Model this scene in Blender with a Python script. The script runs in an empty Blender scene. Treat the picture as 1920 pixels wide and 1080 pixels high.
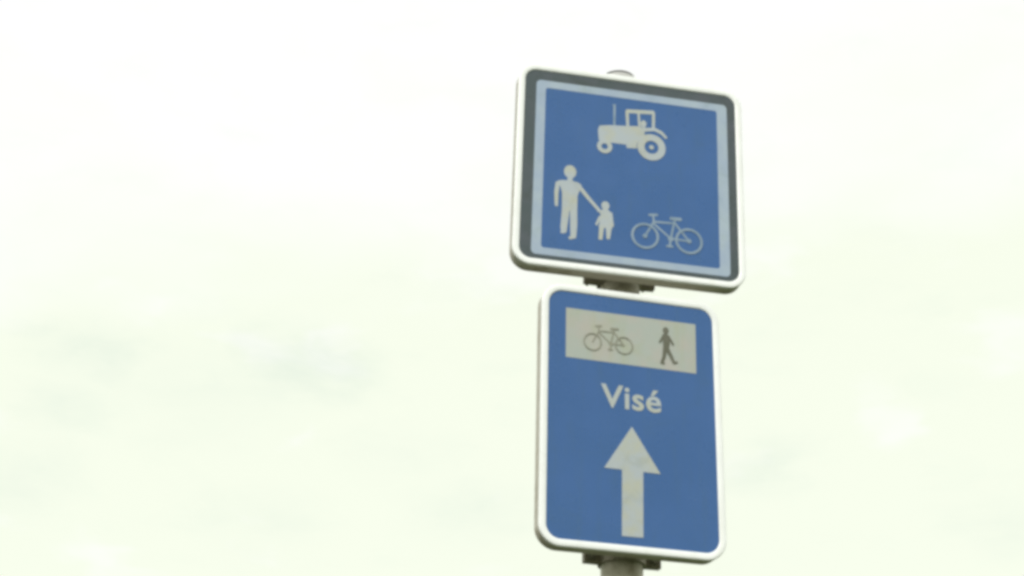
import bpy, bmesh, math, random
from mathutils import Vector, Matrix
PI = math.pi
random.seed(4)
scene = bpy.context.scene
C = scene.collection

# ------------------------------------------------------------------ camera
cam_d = bpy.data.cameras.new('camera')
cam = bpy.data.objects.new('camera', cam_d)
C.objects.link(cam)
scene.camera = cam
cam_d.sensor_width = 36
cam_d.lens = 56.25
cam_d.clip_start = 0.05
cam_d.clip_end = 4000
yaw, pitch, roll = 0.184, 0.4394, 0.0247
fw = Vector((math.sin(yaw)*math.cos(pitch), math.cos(yaw)*math.cos(pitch), math.sin(pitch)))
rt = Vector((math.cos(yaw), -math.sin(yaw), 0))
up = rt.cross(fw)
r2 = rt*math.cos(roll) + up*math.sin(roll)
u2 = -rt*math.sin(roll) + up*math.cos(roll)
m = Matrix((r2, u2, -fw)).transposed().to_4x4()
m.translation = Vector((-0.6805, -2.5596, 1.6))
cam.matrix_world = m

# ------------------------------------------------------------------ sun, sky, exposure
SUN_EL, SUN_AZ = math.radians(36), math.radians(212)      # azimuth clockwise from +Y: behind the camera, a little left
sun_d = bpy.data.lights.new('sun', 'SUN')
sun_d.energy = 2.2
sun_d.angle = math.radians(6)
sun_d.color = (1.0, 0.98, 0.94)
sun = bpy.data.objects.new('sun', sun_d)
C.objects.link(sun)
sd = Vector((math.sin(SUN_AZ)*math.cos(SUN_EL), math.cos(SUN_AZ)*math.cos(SUN_EL), math.sin(SUN_EL)))
sun.rotation_euler = sd.to_track_quat('Z', 'Y').to_euler()
sun.location = sd*30

world = bpy.data.worlds.new('World')
scene.world = world
world.use_nodes = True
nt = world.node_tree
nt.nodes.clear()
def N(tree, kind, **kw):
    n = tree.nodes.new(kind)
    for k, v in kw.items():
        if hasattr(n, k): setattr(n, k, v)
        else: n.inputs[k].default_value = v
    return n
def mathn(tree, op, a, b=None, clamp=False):
    n = tree.nodes.new('ShaderNodeMath'); n.operation = op; n.use_clamp = clamp
    for i, v in enumerate((a, b)):
        if v is None: continue
        if isinstance(v, (int, float)): n.inputs[i].default_value = v
        else: tree.links.new(v, n.inputs[i])
    return n.outputs[0]
def mixc(tree, fac, a, b, mode='MIX'):
    n = tree.nodes.new('ShaderNodeMix'); n.data_type = 'RGBA'; n.blend_type = mode
    for s, v in ((n.inputs[0], fac), (n.inputs[6], a), (n.inputs[7], b)):
        if isinstance(v, (int, float)): s.default_value = v
        elif isinstance(v, tuple): s.default_value = (*v, 1)[:4]
        else: tree.links.new(v, s)
    return n.outputs[2]
def noise(tree, vec, scale, detail=3, rough=.5, dist=0):
    n = tree.nodes.new('ShaderNodeTexNoise')
    n.inputs['Scale'].default_value = scale; n.inputs['Detail'].default_value = detail
    n.inputs['Roughness'].default_value = rough; n.inputs['Distortion'].default_value = dist
    if vec is not None: tree.links.new(vec, n.inputs['Vector'])
    return n
def ramp(tree, v, lo, hi, a=0.0, b=1.0):
    n = tree.nodes.new('ShaderNodeMapRange'); n.interpolation_type = 'SMOOTHSTEP'
    tree.links.new(v, n.inputs[0])
    for i, x in zip((1, 2, 3, 4), (lo, hi, a, b)): n.inputs[i].default_value = x
    return n.outputs[0]

tc = N(nt, 'ShaderNodeTexCoord')
sky = N(nt, 'ShaderNodeTexSky')
sky.sky_type = 'NISHITA'; sky.sun_disc = False
sky.sun_elevation = SUN_EL; sky.sun_rotation = SUN_AZ
sky.air_density = 1.0; sky.dust_density = 3.0
# a bright, thin, hazy cloud cover: broad sheets, their undersides a little duller and greener
mp = N(nt, 'ShaderNodeMapping'); mp.inputs['Scale'].default_value = (1, 1, 2.1)
nt.links.new(tc.outputs['Generated'], mp.inputs[0])
warp = noise(nt, mp.outputs[0], 7, 4, .55)
wv = N(nt, 'ShaderNodeVectorMath', operation='MULTIPLY_ADD')
nt.links.new(warp.outputs['Color'], wv.inputs[0]); wv.inputs[1].default_value = (.16, .16, .10)
nt.links.new(mp.outputs[0], wv.inputs[2])
sheet = noise(nt, wv.outputs[0], 3.2, 3, .5)
fine = noise(nt, wv.outputs[0], 16, 4, .55)
puffs = noise(nt, wv.outputs[0], 9, 3, .5)
sepz = N(nt, 'ShaderNodeSeparateXYZ'); nt.links.new(tc.outputs['Generated'], sepz.inputs[0])
# sheets thin out with height
h = mathn(nt, 'ADD', mathn(nt, 'MULTIPLY', sheet.outputs[0], .30), sepz.outputs[2])
h = mathn(nt, 'SUBTRACT', h, mathn(nt, 'MULTIPLY', ramp(nt, sepz.outputs[0], .05, .5), .10))
bright = ramp(nt, h, .52, .66)
col = mixc(nt, bright, (9.85, 10.35, 8.75), (10.6, 10.7, 10.4))
col = mixc(nt, ramp(nt, puffs.outputs[0], .55, .70, 0, .75), col, (10.4, 10.5, 10.0))
# thin darker wisps: (direction, size, strength)
WISPS = [((-.0764, .9253, .3715), .030, .75), ((.0424, .9254, .3767), .034, .85), ((-.0945, .9359, .3392), .026, .45),
         ((-.1172, .9475, .2974), .030, .45), ((.0195, .9582, .2854), .034, .25), ((.1522, .9433, .2952), .034, .35),
         ((.325, .8909, .3173), .026, .6), ((.4584, .8423, .2834), .030, .3), ((.1099, .9383, .3279), .028, .30),
         ((-.02, .93, .352), .05, .30), ((-.45, .85, .33), .05, .7), ((.72, .62, .35), .05, .6), ((-.7, .6, .38), .06, .7)]
wd = noise(nt, mp.outputs[0], 22, 3, .6)
wc = N(nt, 'ShaderNodeVectorMath', operation='MULTIPLY_ADD')
nt.links.new(wd.outputs['Color'], wc.inputs[0]); wc.inputs[1].default_value = (.07, .07, .06)
nt.links.new(mp.outputs[0], wc.inputs[2])
acc = None
for d, s, k in WISPS:
    dn = N(nt, 'ShaderNodeVectorMath', operation='DISTANCE')
    nt.links.new(wc.outputs[0], dn.inputs[0])
    dn.inputs[1].default_value = (d[0]+.035, d[1]+.035, d[2]*2.1+.03)
    v = ramp(nt, dn.outputs['Value'], 0.0, s*2.0, k, 0)
    acc = v if acc is None else mathn(nt, 'MAXIMUM', acc, v)
wm = mathn(nt, 'MULTIPLY', acc, ramp(nt, fine.outputs[0], .25, .65, .35, 1))
col = mixc(nt, wm, col, (8.3, 9.2, 7.9))
col = mixc(nt, mathn(nt, 'MULTIPLY', ramp(nt, fine.outputs[0], .5, .8), .15), col, (8.2, 9.2, 7.9))
col = mixc(nt, .95, sky.outputs[0], col)
bg = N(nt, 'ShaderNodeBackground'); bg.inputs[1].default_value = 0.1
nt.links.new(col, bg.inputs[0])
wo = N(nt, 'ShaderNodeOutputWorld'); nt.links.new(bg.outputs[0], wo.inputs[0])

scene.view_settings.view_transform = 'Standard'
scene.view_settings.look = 'None'
scene.view_settings.gamma = 1
scene.view_settings.exposure = 0
scene.view_settings.use_curve_mapping = False
scene.render.engine = 'CYCLES'
scene.cycles.filter_width = 3.7
scene.cycles.use_denoising = True

# ------------------------------------------------------------------ materials
def mat(name, base, second=None, scale=8, rough=.5, metal=0, bump=0, bscale=200, coord='Object', lo=.35, hi=.7, spec=.5,
        grime=None, gscale=3, gamt=.5, coat=0, streak=0):
    M = bpy.data.materials.new(name); M.use_nodes = True
    t = M.node_tree; p = t.nodes['Principled BSDF']
    p.inputs['Roughness'].default_value = rough; p.inputs['Metallic'].default_value = metal
    p.inputs['Specular IOR Level'].default_value = spec
    p.inputs['Coat Weight'].default_value = coat
    tcx = t.nodes.new('ShaderNodeTexCoord').outputs[coord]
    c = base
    if second:
        n = noise(t, tcx, scale, 4, .6)
        c = mixc(t, ramp(t, n.outputs[0], lo, hi), base, second)
    if grime and streak:
        q = t.nodes.new('ShaderNodeMapping'); q.inputs['Scale'].default_value = (1, 1, .12)
        t.links.new(tcx, q.inputs[0])
        n = noise(t, q.outputs[0], streak, 5, .65, .3)
        c = mixc(t, ramp(t, n.outputs[0], .48, .78, 0, gamt), c, grime)
    if grime:
        n = noise(t, tcx, gscale, 6, .7, 1.0)
        c = mixc(t, ramp(t, n.outputs[0], .5, .75, 0, gamt), c, grime)
    if isinstance(c, tuple): p.inputs['Base Color'].default_value = (*c, 1)
    else: t.links.new(c, p.inputs['Base Color'])
    n = noise(t, tcx, scale*2.3, 4, .6)
    t.links.new(ramp(t, n.outputs[0], .3, .7, max(0, rough-.08), min(1, rough+.1)), p.inputs['Roughness'])
    if bump:
        b = t.nodes.new('ShaderNodeBump'); b.inputs['Strength'].default_value = bump; b.inputs['Distance'].default_value = .002
        t.links.new(noise(t, tcx, bscale, 3, .6).outputs[0], b.inputs['Height'])
        t.links.new(b.outputs[0], p.inputs['Normal'])
    return M
BLUE = mat('blue_reflective_sheet', (.043, .120, .312), (.048, .128, .332), 9, .32, bump=.05, bscale=500, grime=(.054, .125, .24), gscale=7, gamt=.35, spec=.35, streak=60)
SLATE = mat('dark_slate_film', (.068, .09, .098), (.085, .10, .118), 18, .5, bump=.08, bscale=400, grime=(.045, .06, .05), gscale=20, gamt=.6, spec=.3)
LINE = mat('pale_blue_film', (.33, .41, .53), (.38, .46, .54), 20, .45, grime=(.24, .32, .32), gscale=16, gamt=.5, spec=.3)
SYMB = mat('grey_white_film', (.41, .46, .50), (.44, .46, .40), 30, .45, grime=(.30, .34, .33), gscale=24, gamt=.45, spec=.3)
THIN = mat('faded_pale_film', (.20, .28, .37), (.26, .34, .43), 30, .45, spec=.3)
CREAM = mat('cream_reflective_sheet', (.39, .43, .40), (.43, .42, .39), 22, .45, grime=(.37, .40, .27), gscale=13, gamt=.5, spec=.3, streak=50)
INK = mat('dark_print', (.115, .120, .085), (.15, .15, .12), 40, .5, spec=.3)
INKFADE = mat('faded_print', (.23, .23, .185), (.31, .31, .25), 60, .5, spec=.3)
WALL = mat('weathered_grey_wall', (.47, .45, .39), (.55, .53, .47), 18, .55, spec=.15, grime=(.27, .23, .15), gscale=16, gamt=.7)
WHITE = mat('white_enamel', (.90, .92, .92), (.86, .88, .88), 14, .3, spec=.5, grime=(.72, .72, .64), gscale=9, gamt=.3, streak=70)
GALV = mat('galvanised_steel', (.40, .37, .29), (.55, .53, .44), 30, .5, metal=.25, bump=.15, bscale=120, grime=(.20, .16, .10), gscale=22, gamt=.75, streak=45)
ALU = mat('dull_aluminium', (.29, .265, .20), (.36, .33, .26), 20, .5, metal=.3, grime=(.25, .23, .17), gscale=14, gamt=.7)
BOLT = mat('zinc_bolt', (.30, .29, .25), (.38, .37, .32), 60, .4, metal=.8)
CAPM = mat('grey_plastic', (.42, .42, .41), (.50, .50, .48), 30, .5, bump=.1, bscale=150)

# ------------------------------------------------------------------ mesh helpers
def link(name, bm, material, parent=None, smooth=None):
    bmesh.ops.recalc_face_normals(bm, faces=bm.faces[:])
    me = bpy.data.meshes.new(name); bm.to_mesh(me); bm.free()
    me.materials.append(material)
    if smooth:
        for p in me.polygons: p.use_smooth = True
        me.set_sharp_from_angle(angle=math.radians(smooth))
    o = bpy.data.objects.new(name, me); C.objects.link(o)
    if parent: o.parent = parent
    return o
def rrect(w, h, r, n=10, cx=0, cz=0):
    pts = []
    for sx, sz, a0 in ((1, 1, 0), (-1, 1, 90), (-1, -1, 180), (1, -1, 270)):
        for i in range(n+1):
            a = math.radians(a0 + 90*i/n)
            pts.append((cx + sx*(w/2-r) + r*math.cos(a), cz + sz*(h/2-r) + r*math.sin(a)))
    return pts
def prism(bm, pts, y0, y1):
    """closed plate with outline pts (x, z) between y0 (front) and y1 (back)"""
    f = [bm.verts.new((x, y0, z)) for x, z in pts]; b = [bm.verts.new((x, y1, z)) for x, z in pts]
    bm.faces.new(f); bm.faces.new(b[::-1])
    for i in range(len(pts)): bm.faces.new((f[i], b[i], b[(i+1) % len(pts)], f[(i+1) % len(pts)]))
def band(bm, outer, inner, y0, y1):
    n = len(outer)
    L = [[bm.verts.new((x, y, z)) for x, z in p] for p, y in ((outer, y0), (outer, y1), (inner, y1), (inner, y0))]
    for k in range(4):
        a, b = L[k], L[(k+1) % 4]
        for i in range(n): bm.faces.new((a[i], a[(i+1) % n], b[(i+1) % n], b[i]))
def disc(cx, cz, r, n=28, rz=None): return [(cx + r*math.cos(2*PI*i/n), cz + (rz or r)*math.sin(2*PI*i/n)) for i in range(n)]
def stroke(a, b, w, w2=None, cap=5):
    w2 = w2 or w
    dx, dz = b[0]-a[0], b[1]-a[1]; t = math.atan2(dz, dx); pts = []
    for i in range(cap+1): 
        g = t + PI/2 + PI*i/cap; pts.append((a[0] + w/2*math.cos(g), a[1] + w/2*math.sin(g)))
    for i in range(cap+1):
        g = t - PI/2 + PI*i/cap; pts.append((b[0] + w2/2*math.cos(g), b[1] + w2/2*math.sin(g)))
    return pts
FACE = -.085          # distance of the sign faces in front of the pole axis
class Film:
    """cut film shapes in mm stuck on a sign face; every shape lies a hair above the one before"""
    def __init__(s, base=.0006): s.bm = bmesh.new(); s.y = FACE - base; s.k = 0
    def lay(s):
        s.k += 1; return s.y - s.k*.00004
    def add(s, pts): y = s.lay(); prism(s.bm, [(x/1000, z/1000) for x, z in pts], y, FACE); return s
    def ring(s, cx, cz, ro, ri, n=32, q=1.0):
        y = s.lay(); f = .001
        band(s.bm, [(x*f, z*f) for x, z in disc(cx, cz, ro, n, ro*q)], [(x*f, z*f) for x, z in disc(cx, cz, ri, n, ri*q)], y, FACE); return s
    def frame(s, x0, x1, z0, z1, t):
        for p in (((x0, z0), (x1, z0), (x1, z0+t), (x0, z0+t)), ((x0, z1-t), (x1, z1-t), (x1, z1), (x0, z1)),
                  ((x0, z0+t), (x0+t, z0+t), (x0+t, z1-t), (x0, z1-t)), ((x1-t, z0+t), (x1, z0+t), (x1, z1-t), (x1-t, z1-t))): s.add(p)
        return s
    def done(s, name, material, parent): return link(name, s.bm, material, parent)
def edge_frame(name, w, h, r, depth, parent, lip=.0105, material=WHITE):
    """folded rim of a sign: a rounded lip round the face and a side wall running back"""
    f = FACE
    prof = [(-.002, f+.0035), (-.002, f-.0008), (-.001, f-.0019), (.001, f-.0024), (lip*.5, f-.0026), (lip-.0018, f-.0025),
            (lip-.0007, f-.0019), (lip-.0002, f-.001), (lip, f+.0005), (lip, f+.003), (lip-.0022, f+.003), (lip-.0022, f+.0025)]
    wall = [(lip-.0025, f+.0032), (lip-.0006, f+.0032), (lip-.0006, f+depth-.0015), (lip-.002, f+depth), (lip-.004, f+depth), (lip-.004, f+.006)]
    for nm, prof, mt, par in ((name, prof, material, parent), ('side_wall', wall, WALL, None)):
        bm = bmesh.new(); L = []
        for o, y in prof:
            L.append([bm.verts.new((x, y, z)) for x, z in rrect(w+2*o, h+2*o, max(r+o, .001), 14)])
        n = len(L[0]); m = len(L)
        for k in range(m):
            a, b = L[k], L[(k+1) % m]
            for i in range(n): bm.faces.new((a[i], a[(i+1) % n], b[(i+1) % n], b[i]))
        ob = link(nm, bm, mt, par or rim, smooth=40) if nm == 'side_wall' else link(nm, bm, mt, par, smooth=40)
        if nm == name: rim = ob
    return rim
def box(bm, x0, x1, y0, y1, z0, z1):
    prism(bm, [(x0, z0), (x1, z0), (x1, z1), (x0, z1)], y0, y1)
def tube(bm, cx, cy, z0, z1, r, n=40, r1=None):
    r1 = r if r1 is None else r1
    A = [bm.verts.new((cx+r*math.cos(2*PI*i/n), cy+r*math.sin(2*PI*i/n), z0)) for i in range(n)]
    B = [bm.verts.new((cx+r1*math.cos(2*PI*i/n), cy+r1*math.sin(2*PI*i/n), z1)) for i in range(n)]
    bm.faces.new(A[::-1]); bm.faces.new(B)
    for i in range(n): bm.faces.new((A[i], A[(i+1) % n], B[(i+1) % n], B[i]))
def lathe(bm, prof, n=44):
    L = [[bm.verts.new((r*math.cos(2*PI*i/n), r*math.sin(2*PI*i/n), z)) for i in range(n)] for r, z in prof]
    bm.faces.new(L[0][::-1]); bm.faces.new(L[-1])
    for a, b in zip(L, L[1:]):
        for i in range(n): bm.faces.new((a[i], a[(i+1) % n], b[(i+1) % n], b[i]))
def bolt_mesh():
    bm = bmesh.new()
    hexo = [(.0065*math.cos(PI/3*i), .0065*math.sin(PI/3*i)) for i in range(6)]
    prism(bm, hexo, -.006, 0)
    prism(bm, [(.0085*math.cos(PI/8*i), .0085*math.sin(PI/8*i)) for i in range(16)], 0, .0015)
    prism(bm, [(.0035*math.cos(PI/6*i), .0035*math.sin(PI/6*i)) for i in range(12)], .0015, .040)
    return bm
BOLT_ME = None
def clamp(parent, z, half, pr, x0):
    """two half shells round the pole with flat ears, the front one bolted on the sign's channel"""
    global BOLT_ME
    hgt = .025; bm = bmesh.new(); n = 22
    for s in (-1, 1):                               # front (towards the face) and rear shell
        ri, ro = pr+.0005, pr+.0045
        out = [(x0-half, s*.002)]; 
        arc_o = [(x0+ro*math.cos(PI*i/n)*-1, s*(.002+ro*math.sin(PI*i/n))) for i in range(n+1)]
        arc_i = [(x0+ri*math.cos(PI*i/n)*-1, s*(.002+ri*math.sin(PI*i/n))) for i in range(n+1)]
        outl = [(x0-half, s*.0065)] + [p for p in arc_o if abs(p[1]) > .0066] + [(x0+half, s*.0065), (x0+half, s*.002)] + arc_i[::-1] + [(x0-half, s*.002)]
        a = [bm.verts.new((x, y, z-hgt/2)) for x, y in outl]; b = [bm.verts.new((x, y, z+hgt/2)) for x, y in outl]
        bm.faces.new(a); bm.faces.new(b[::-1])
        for i in range(len(outl)): bm.faces.new((a[i], b[i], b[(i+1) % len(outl)], a[(i+1) % len(outl)]))
    # web between the shell and the channel behind the face
    box(bm, x0-.020, x0+.020, FACE+.0325, -pr-.006, z-hgt/2+.004, z+hgt/2-.004)
    c = link('clamp', bm, ALU, parent, smooth=35)
    for s in (-1, 1):
        if BOLT_ME is None:
            b = link('bolt', bolt_mesh(), BOLT, c); BOLT_ME = b.data
        else:
            b = bpy.data.objects.new('bolt', BOLT_ME); C.objects.link(b); b.parent = c
        b.location = (x0+s*(half-.013), -.0085, z)
    return c
def channel(parent, z, w):
    """C-shaped stiffening rail across the back of a sign"""
    bm = bmesh.new(); y = FACE
    box(bm, -w/2, w/2, y+.0045, y+.0065, z-.019, z+.019)
    box(bm, -w/2, w/2, y+.0065, y+.030, z-.019, z-.0165)
    box(bm, -w/2, w/2, y+.0065, y+.030, z+.0165, z+.019)
    box(bm, -w/2, w/2, y+.030, y+.032, z-.019, z-.006)
    box(bm, -w/2, w/2, y+.030, y+.032, z+.006, z+.019)
    return link('mounting_rail', bm, ALU, parent)
def thing(name, label, cat, loc, rot=(0, 0, 0)):
    o = bpy.data.objects.new(name, None); C.objects.link(o)
    o.empty_display_size = .1
    o.location = loc; o.rotation_euler = rot; o['label'] = label; o['category'] = cat
    return o

# ------------------------------------------------------------------ the ground (below the picture)
def sheet_obj(name, pts, z, material):
    bm = bmesh.new(); bm.faces.new([bm.verts.new((x, y, z)) for x, y in pts])
    o = link(name, bm, material); o['kind'] = 'structure'; return o
GRASS = mat('verge_grass', (.045, .075, .022), (.085, .10, .035), 1.4, .9, coord='Generated', bump=.4, bscale=30)
for nd in GRASS.node_tree.nodes:
    if nd.type == 'TEX_NOISE': nd.inputs['Scale'].default_value *= 300
GRAVEL = mat('path_asphalt', (.055, .052, .047), (.08, .075, .068), 6, .9, bump=.5, bscale=90)
sheet_obj('ground', [(-1500, -1500), (1500, -1500), (1500, 1500), (-1500, 1500)], 0, GRASS)
sheet_obj('path', [(-3.4, -60), (-.95, -60), (-.95, 60), (-3.4, 60)], .004, GRAVEL)

# ------------------------------------------------------------------ the pole
PR = .036
post = thing('signpost', 'round galvanised steel post with a domed cap carrying the two blue signs', 'signpost', (-.004, 0, 0))
bm = bmesh.new()
tube(bm, 0, 0, -.3, 3.284, PR, 48)
link('pole', bm, GALV, post, smooth=40)
bm = bmesh.new()
lathe(bm, [(PR+.0003, 3.262), (PR+.003, 3.262), (PR+.003, 3.281), (PR+.001, 3.287), (PR-.005, 3.292), (.002, 3.293)])
cap = link('cap', bm, CAPM, post, smooth=40)
bm = bmesh.new()
lathe(bm, [(PR-.005, 3.2925), (PR-.0045, 3.2955), (PR-.010, 3.2985), (PR-.020, 3.3), (.002, 3.3005)])
link('cap_disc', bm, mat('dark_rubber', (.06, .06, .055), (.09, .088, .08), 40, .6), cap, smooth=40)
bm = bmesh.new()
lathe(bm, [(.16, -.1), (.16, .012), (.15, .02), (.05, .024), (.0365, .024)])
link('footing', bm, mat('footing_concrete', (.30, .29, .26), (.36, .35, .32), 20, .9, bump=.4, bscale=80), post, smooth=40)

# ------------------------------------------------------------------ upper sign: tractor, walkers and bicycle
S1 = thing('path_sign', 'upper square blue sign with tractor, adult and child, and bicycle inside a pale border line', 'road sign',
           (-.0044, 0, 3.0383), (0, .014, 0))
W1, H1 = .409, .3955
bm = bmesh.new(); prism(bm, rrect(W1, H1, .024, 12), FACE, FACE+.0022); link('backing_plate', bm, SLATE, S1)
bm = bmesh.new(); prism(bm, rrect(.3300, .332, .006, 5, .0015, -.0065), FACE-.0004, FACE); link('face_panel', bm, BLUE, S1)
bm = bmesh.new(); band(bm, rrect(.3670, .3610, .009, 8, .0025, -.0060), rrect(.3295, .3315, .0055, 8, .0015, -.0065), FACE-.0007, FACE); link('border_line', bm, LINE, S1)
edge_frame('rim', W1, H1, .024, .030, S1)
bm = bmesh.new(); prism(bm, rrect(W1-.004, H1-.004, .02, 8), FACE+.0024, FACE+.0044); link('back_sheet', bm, ALU, S1)
# tractor facing left
f = Film()
f.add([(-61, 62), (-63, 84), (-60, 93), (-40, 97), (-8, 100), (12, 102.5), (26, 100), (26, 84), (15, 74), (11, 64), (11, 55), (-8, 53), (-9, 60), (-36, 60)])

f.add([(-9, 99), (-11, 132), (-5, 132), (-3.5, 99)])                                          # cab pillars
f.add([(-11, 131), (-9, 136), (42, 141), (46, 138), (45, 133), (-5, 128.5)])
f.add([(14, 101), (12, 130), (16.5, 130.4), (18.5, 101)])
f.add([(39.5, 96), (40.5, 134), (46, 134.5), (45.5, 97)])
f.add([(20, 101), (18, 112), (24, 118), (30, 112), (27, 101)])
f.add([(16, 92), (20, 100), (46, 104), (60, 98), (70, 86), (66, 83), (57, 92), (44, 97), (26, 93), (22, 88)])   # mudguard
t = f.done('tractor_symbol', SYMB, S1)
Film(.0007).add([(-34.2, 97.5), (-34.2, 140), (-37, 142.5), (-29.8, 143.8), (-29.8, 98)]).done('exhaust_pipe', THIN, t)
Film(.0012).ring(39, 61, 27, 13.5, q=1.03).add(disc(39, 61, 4.5, 14)).done('wheel', SYMB, t)
Film(.0012).ring(-50, 50, 14.5, 6.2).done('wheel', SYMB, t)
# adult holding a child's hand
f = Film()
f.add(disc(-113.5, -12.5, 11.5, 24, 13.5)); f.add([(-118, -22), (-109, -22), (-108.5, -36), (-118.5, -36)])
f.add([(-136, -34), (-128, -31.5), (-118, -31), (-109, -31), (-98, -33), (-92, -37), (-95, -48), (-99, -60), (-99, -92), (-127, -92), (-127.5, -58), (-130, -48)])
f.add(stroke((-136, -39), (-138, -58), 8)); f.add(stroke((-138, -58), (-137.5, -84), 7.5, 6))
f.add([(-127, -91), (-113.5, -91), (-114, -100), (-117.5, -134), (-118, -138), (-127, -138), (-129, -128)])
f.add([(-112.5, -91), (-99, -91), (-98.5, -120), (-100, -146), (-110, -147), (-111, -130)])
f.add(stroke((-121, -135.5), (-126, -137), 6)); f.add(stroke((-104, -144.5), (-111, -147), 6))
f.add(stroke((-97, -40), (-78, -63), 8, 7)); f.add(stroke((-78, -63), (-58, -85), 7, 6))
f.done('adult_symbol', SYMB, S1)
f = Film()
f.add(disc(-47, -73, 7.6, 20, 8.8))
f.add([(-51, -80), (-43, -80), (-36, -86), (-33, -100), (-34, -118), (-59, -119), (-57, -106), (-56, -92), (-58, -87)])
f.add(stroke((-51, -86), (-60, -85.5), 6.5, 5)); f.add(stroke((-37, -88), (-33.5, -112), 6, 5)); f.add(stroke((-57, -98), (-63, -113), 5, 4.5))
f.add([(-58, -117), (-49, -117), (-52, -143), (-59, -143)]); f.add([(-46, -117), (-35, -117), (-38, -140), (-44, -140.5)])
f.done('child_symbol', SYMB, S1)
def bicycle(cx0, cz0, R, k, material, parent, w, base, rim_r=None):
    """bicycle facing left, wheel centres k mm apart, strokes w mm wide"""
    a, b = (cx0, cz0), (cx0+k, cz0); mm = k/82.0
    bb = (cx0+k*.585, cz0+1*mm); st = (cx0+k*.70, cz0+38*mm); hd = (cx0+k*.20, cz0+31*mm); seat = (cx0+k*.685, cz0+33*mm)
    f = Film(base)
    f.add(stroke(a, hd, w)); f.add(stroke(hd, (hd[0]-1*mm, hd[1]+13*mm), w)); f.add(stroke((hd[0]-8*mm, hd[1]+13*mm), (hd[0]+6*mm, hd[1]+15*mm), w*1.2))
    f.add(stroke((hd[0]-1*mm, hd[1]-3*mm), bb, w)); f.add(stroke(hd, seat, w)); f.add(stroke(bb, (seat[0], seat[1]+8*mm), w))
    f.add(stroke(bb, b, w)); f.add(stroke(seat, b, w)); f.add(stroke((seat[0]-7*mm, seat[1]+9*mm), (seat[0]+10*mm, seat[1]+9.5*mm), w*1.7))
    f.add(disc(*bb, 5.5*mm, 16)); f.add(stroke(bb, (bb[0]-2*mm, bb[1]-16*mm), w)); f.add(stroke((bb[0]-7*mm, bb[1]-16*mm), (bb[0]+3*mm, bb[1]-16*mm), w))
    if rim_r:
        for c in (a, b): f.ring(*c, rim_r[0], rim_r[1], 26)
    o = f.done('bicycle_symbol', material, parent)
    return o, a, b
bk, a, b = bicycle(26.8, -124.5, 25, 82, THIN, S1, 3.9, .0006)
for c in (a, b):
    Film(.0014).ring(*c, 26, 21.4).add(disc(*c, 4.6, 14)).done('wheel', THIN, bk)
channel(S1, .12, W1-.03); channel(S1, -.160, W1-.03)
clamp(S1, .12, .066, PR, .0014); clamp(S1, -.177, .066, PR, .0014)

# ------------------------------------------------------------------ lower sign: direction to Vise
S2 = thing('direction_sign', 'lower blue sign reading Visé over an arrow, bicycle and walker on its cream panel', 'road sign',
           (-.0114, 0, 2.5614), (0, 0, .0662))
W2, H2 = .3055, .4494
bm = bmesh.new(); prism(bm, rrect(W2, H2, .027, 12), FACE, FACE+.0022); link('face_panel', bm, BLUE, S2)
edge_frame('rim', W2, H2, .027, .030, S2)
bm = bmesh.new(); prism(bm, rrect(W2-.004, H2-.004, .024, 8), FACE+.0024, FACE+.0044); link('back_sheet', bm, ALU, S2)
cp = Film(.0003).add([(-119.5, 99), (118, 97.5), (119, 191.5), (-119.5, 191.5)]).done('cream_panel', CREAM, S2)
bicycle(-71.5, 133.0, 16, 57, INKFADE, cp, 2.2, .0010, rim_r=(16.5, 14.5))
f = Film(.0010)
f.add(disc(63, 172, 5.5, 18, 6.5))
f.add([(58, 165), (66, 165.5), (70, 160), (69.5, 145), (67, 134), (58, 133), (57.5, 148)])
f.add(stroke((59, 162), (52, 149), 5, 4)); f.add(stroke((67.5, 161), (76, 147), 5, 4))
f.add(stroke((61, 137), (59, 122), 7.5, 6)); f.add(stroke((59, 122), (54.5, 110), 6, 5)); f.add(stroke((54.5, 110), (58, 109), 4))
f.add(stroke((65, 137), (72, 124), 7.5, 6)); f.add(stroke((72, 124), (77, 112.5), 6, 5)); f.add(stroke((77, 112.5), (82, 114), 4.5, 4))
o = f.done('walker_symbol', INK, cp)
# arrow
Film().add([(-1.5, -14.5), (48.5, -93.5), (17.8, -93.2), (16.6, -207), (-20.6, -207.5), (-19.6, -93), (-51, -92.8)]).done('arrow', SYMB, S2)
# lettering
cu = bpy.data.curves.new('lettering', 'FONT'); cu.body = 'Visé'; cu.size = 1; cu.extrude = .002; cu.offset = .018; cu.resolution_u = 6
cu.space_character = 1.04
to = bpy.data.objects.new('lettering_source', cu); C.objects.link(to)
bpy.context.view_layer.update()
me = bpy.data.meshes.new_from_object(to.evaluated_get(bpy.context.evaluated_depsgraph_get()))
bpy.data.objects.remove(to)
xs = [v.co.x for v in me.vertices]; ys = [v.co.y for v in me.vertices]
x0, x1, y0, y1 = min(xs), max(xs), min(ys), max(ys)
for v in me.vertices:
    x = (v.co.x-x0)/(x1-x0); z = (v.co.y-y0)/(y1-y0); yy = v.co.z
    v.co = (-.0565 + x*.1085, FACE-.0004 - yy*.1, .0155 + z*.0425)
me.materials.clear(); me.materials.append(SYMB); me.name = 'lettering'
o = bpy.data.objects.new('lettering', me); C.objects.link(o); o.parent = S2
channel(S2, .15, W2-.03); channel(S2, -.195, W2-.03)
clamp(S2, .15, .068, PR, .0074); clamp(S2, -.221, .068, PR, .0074)
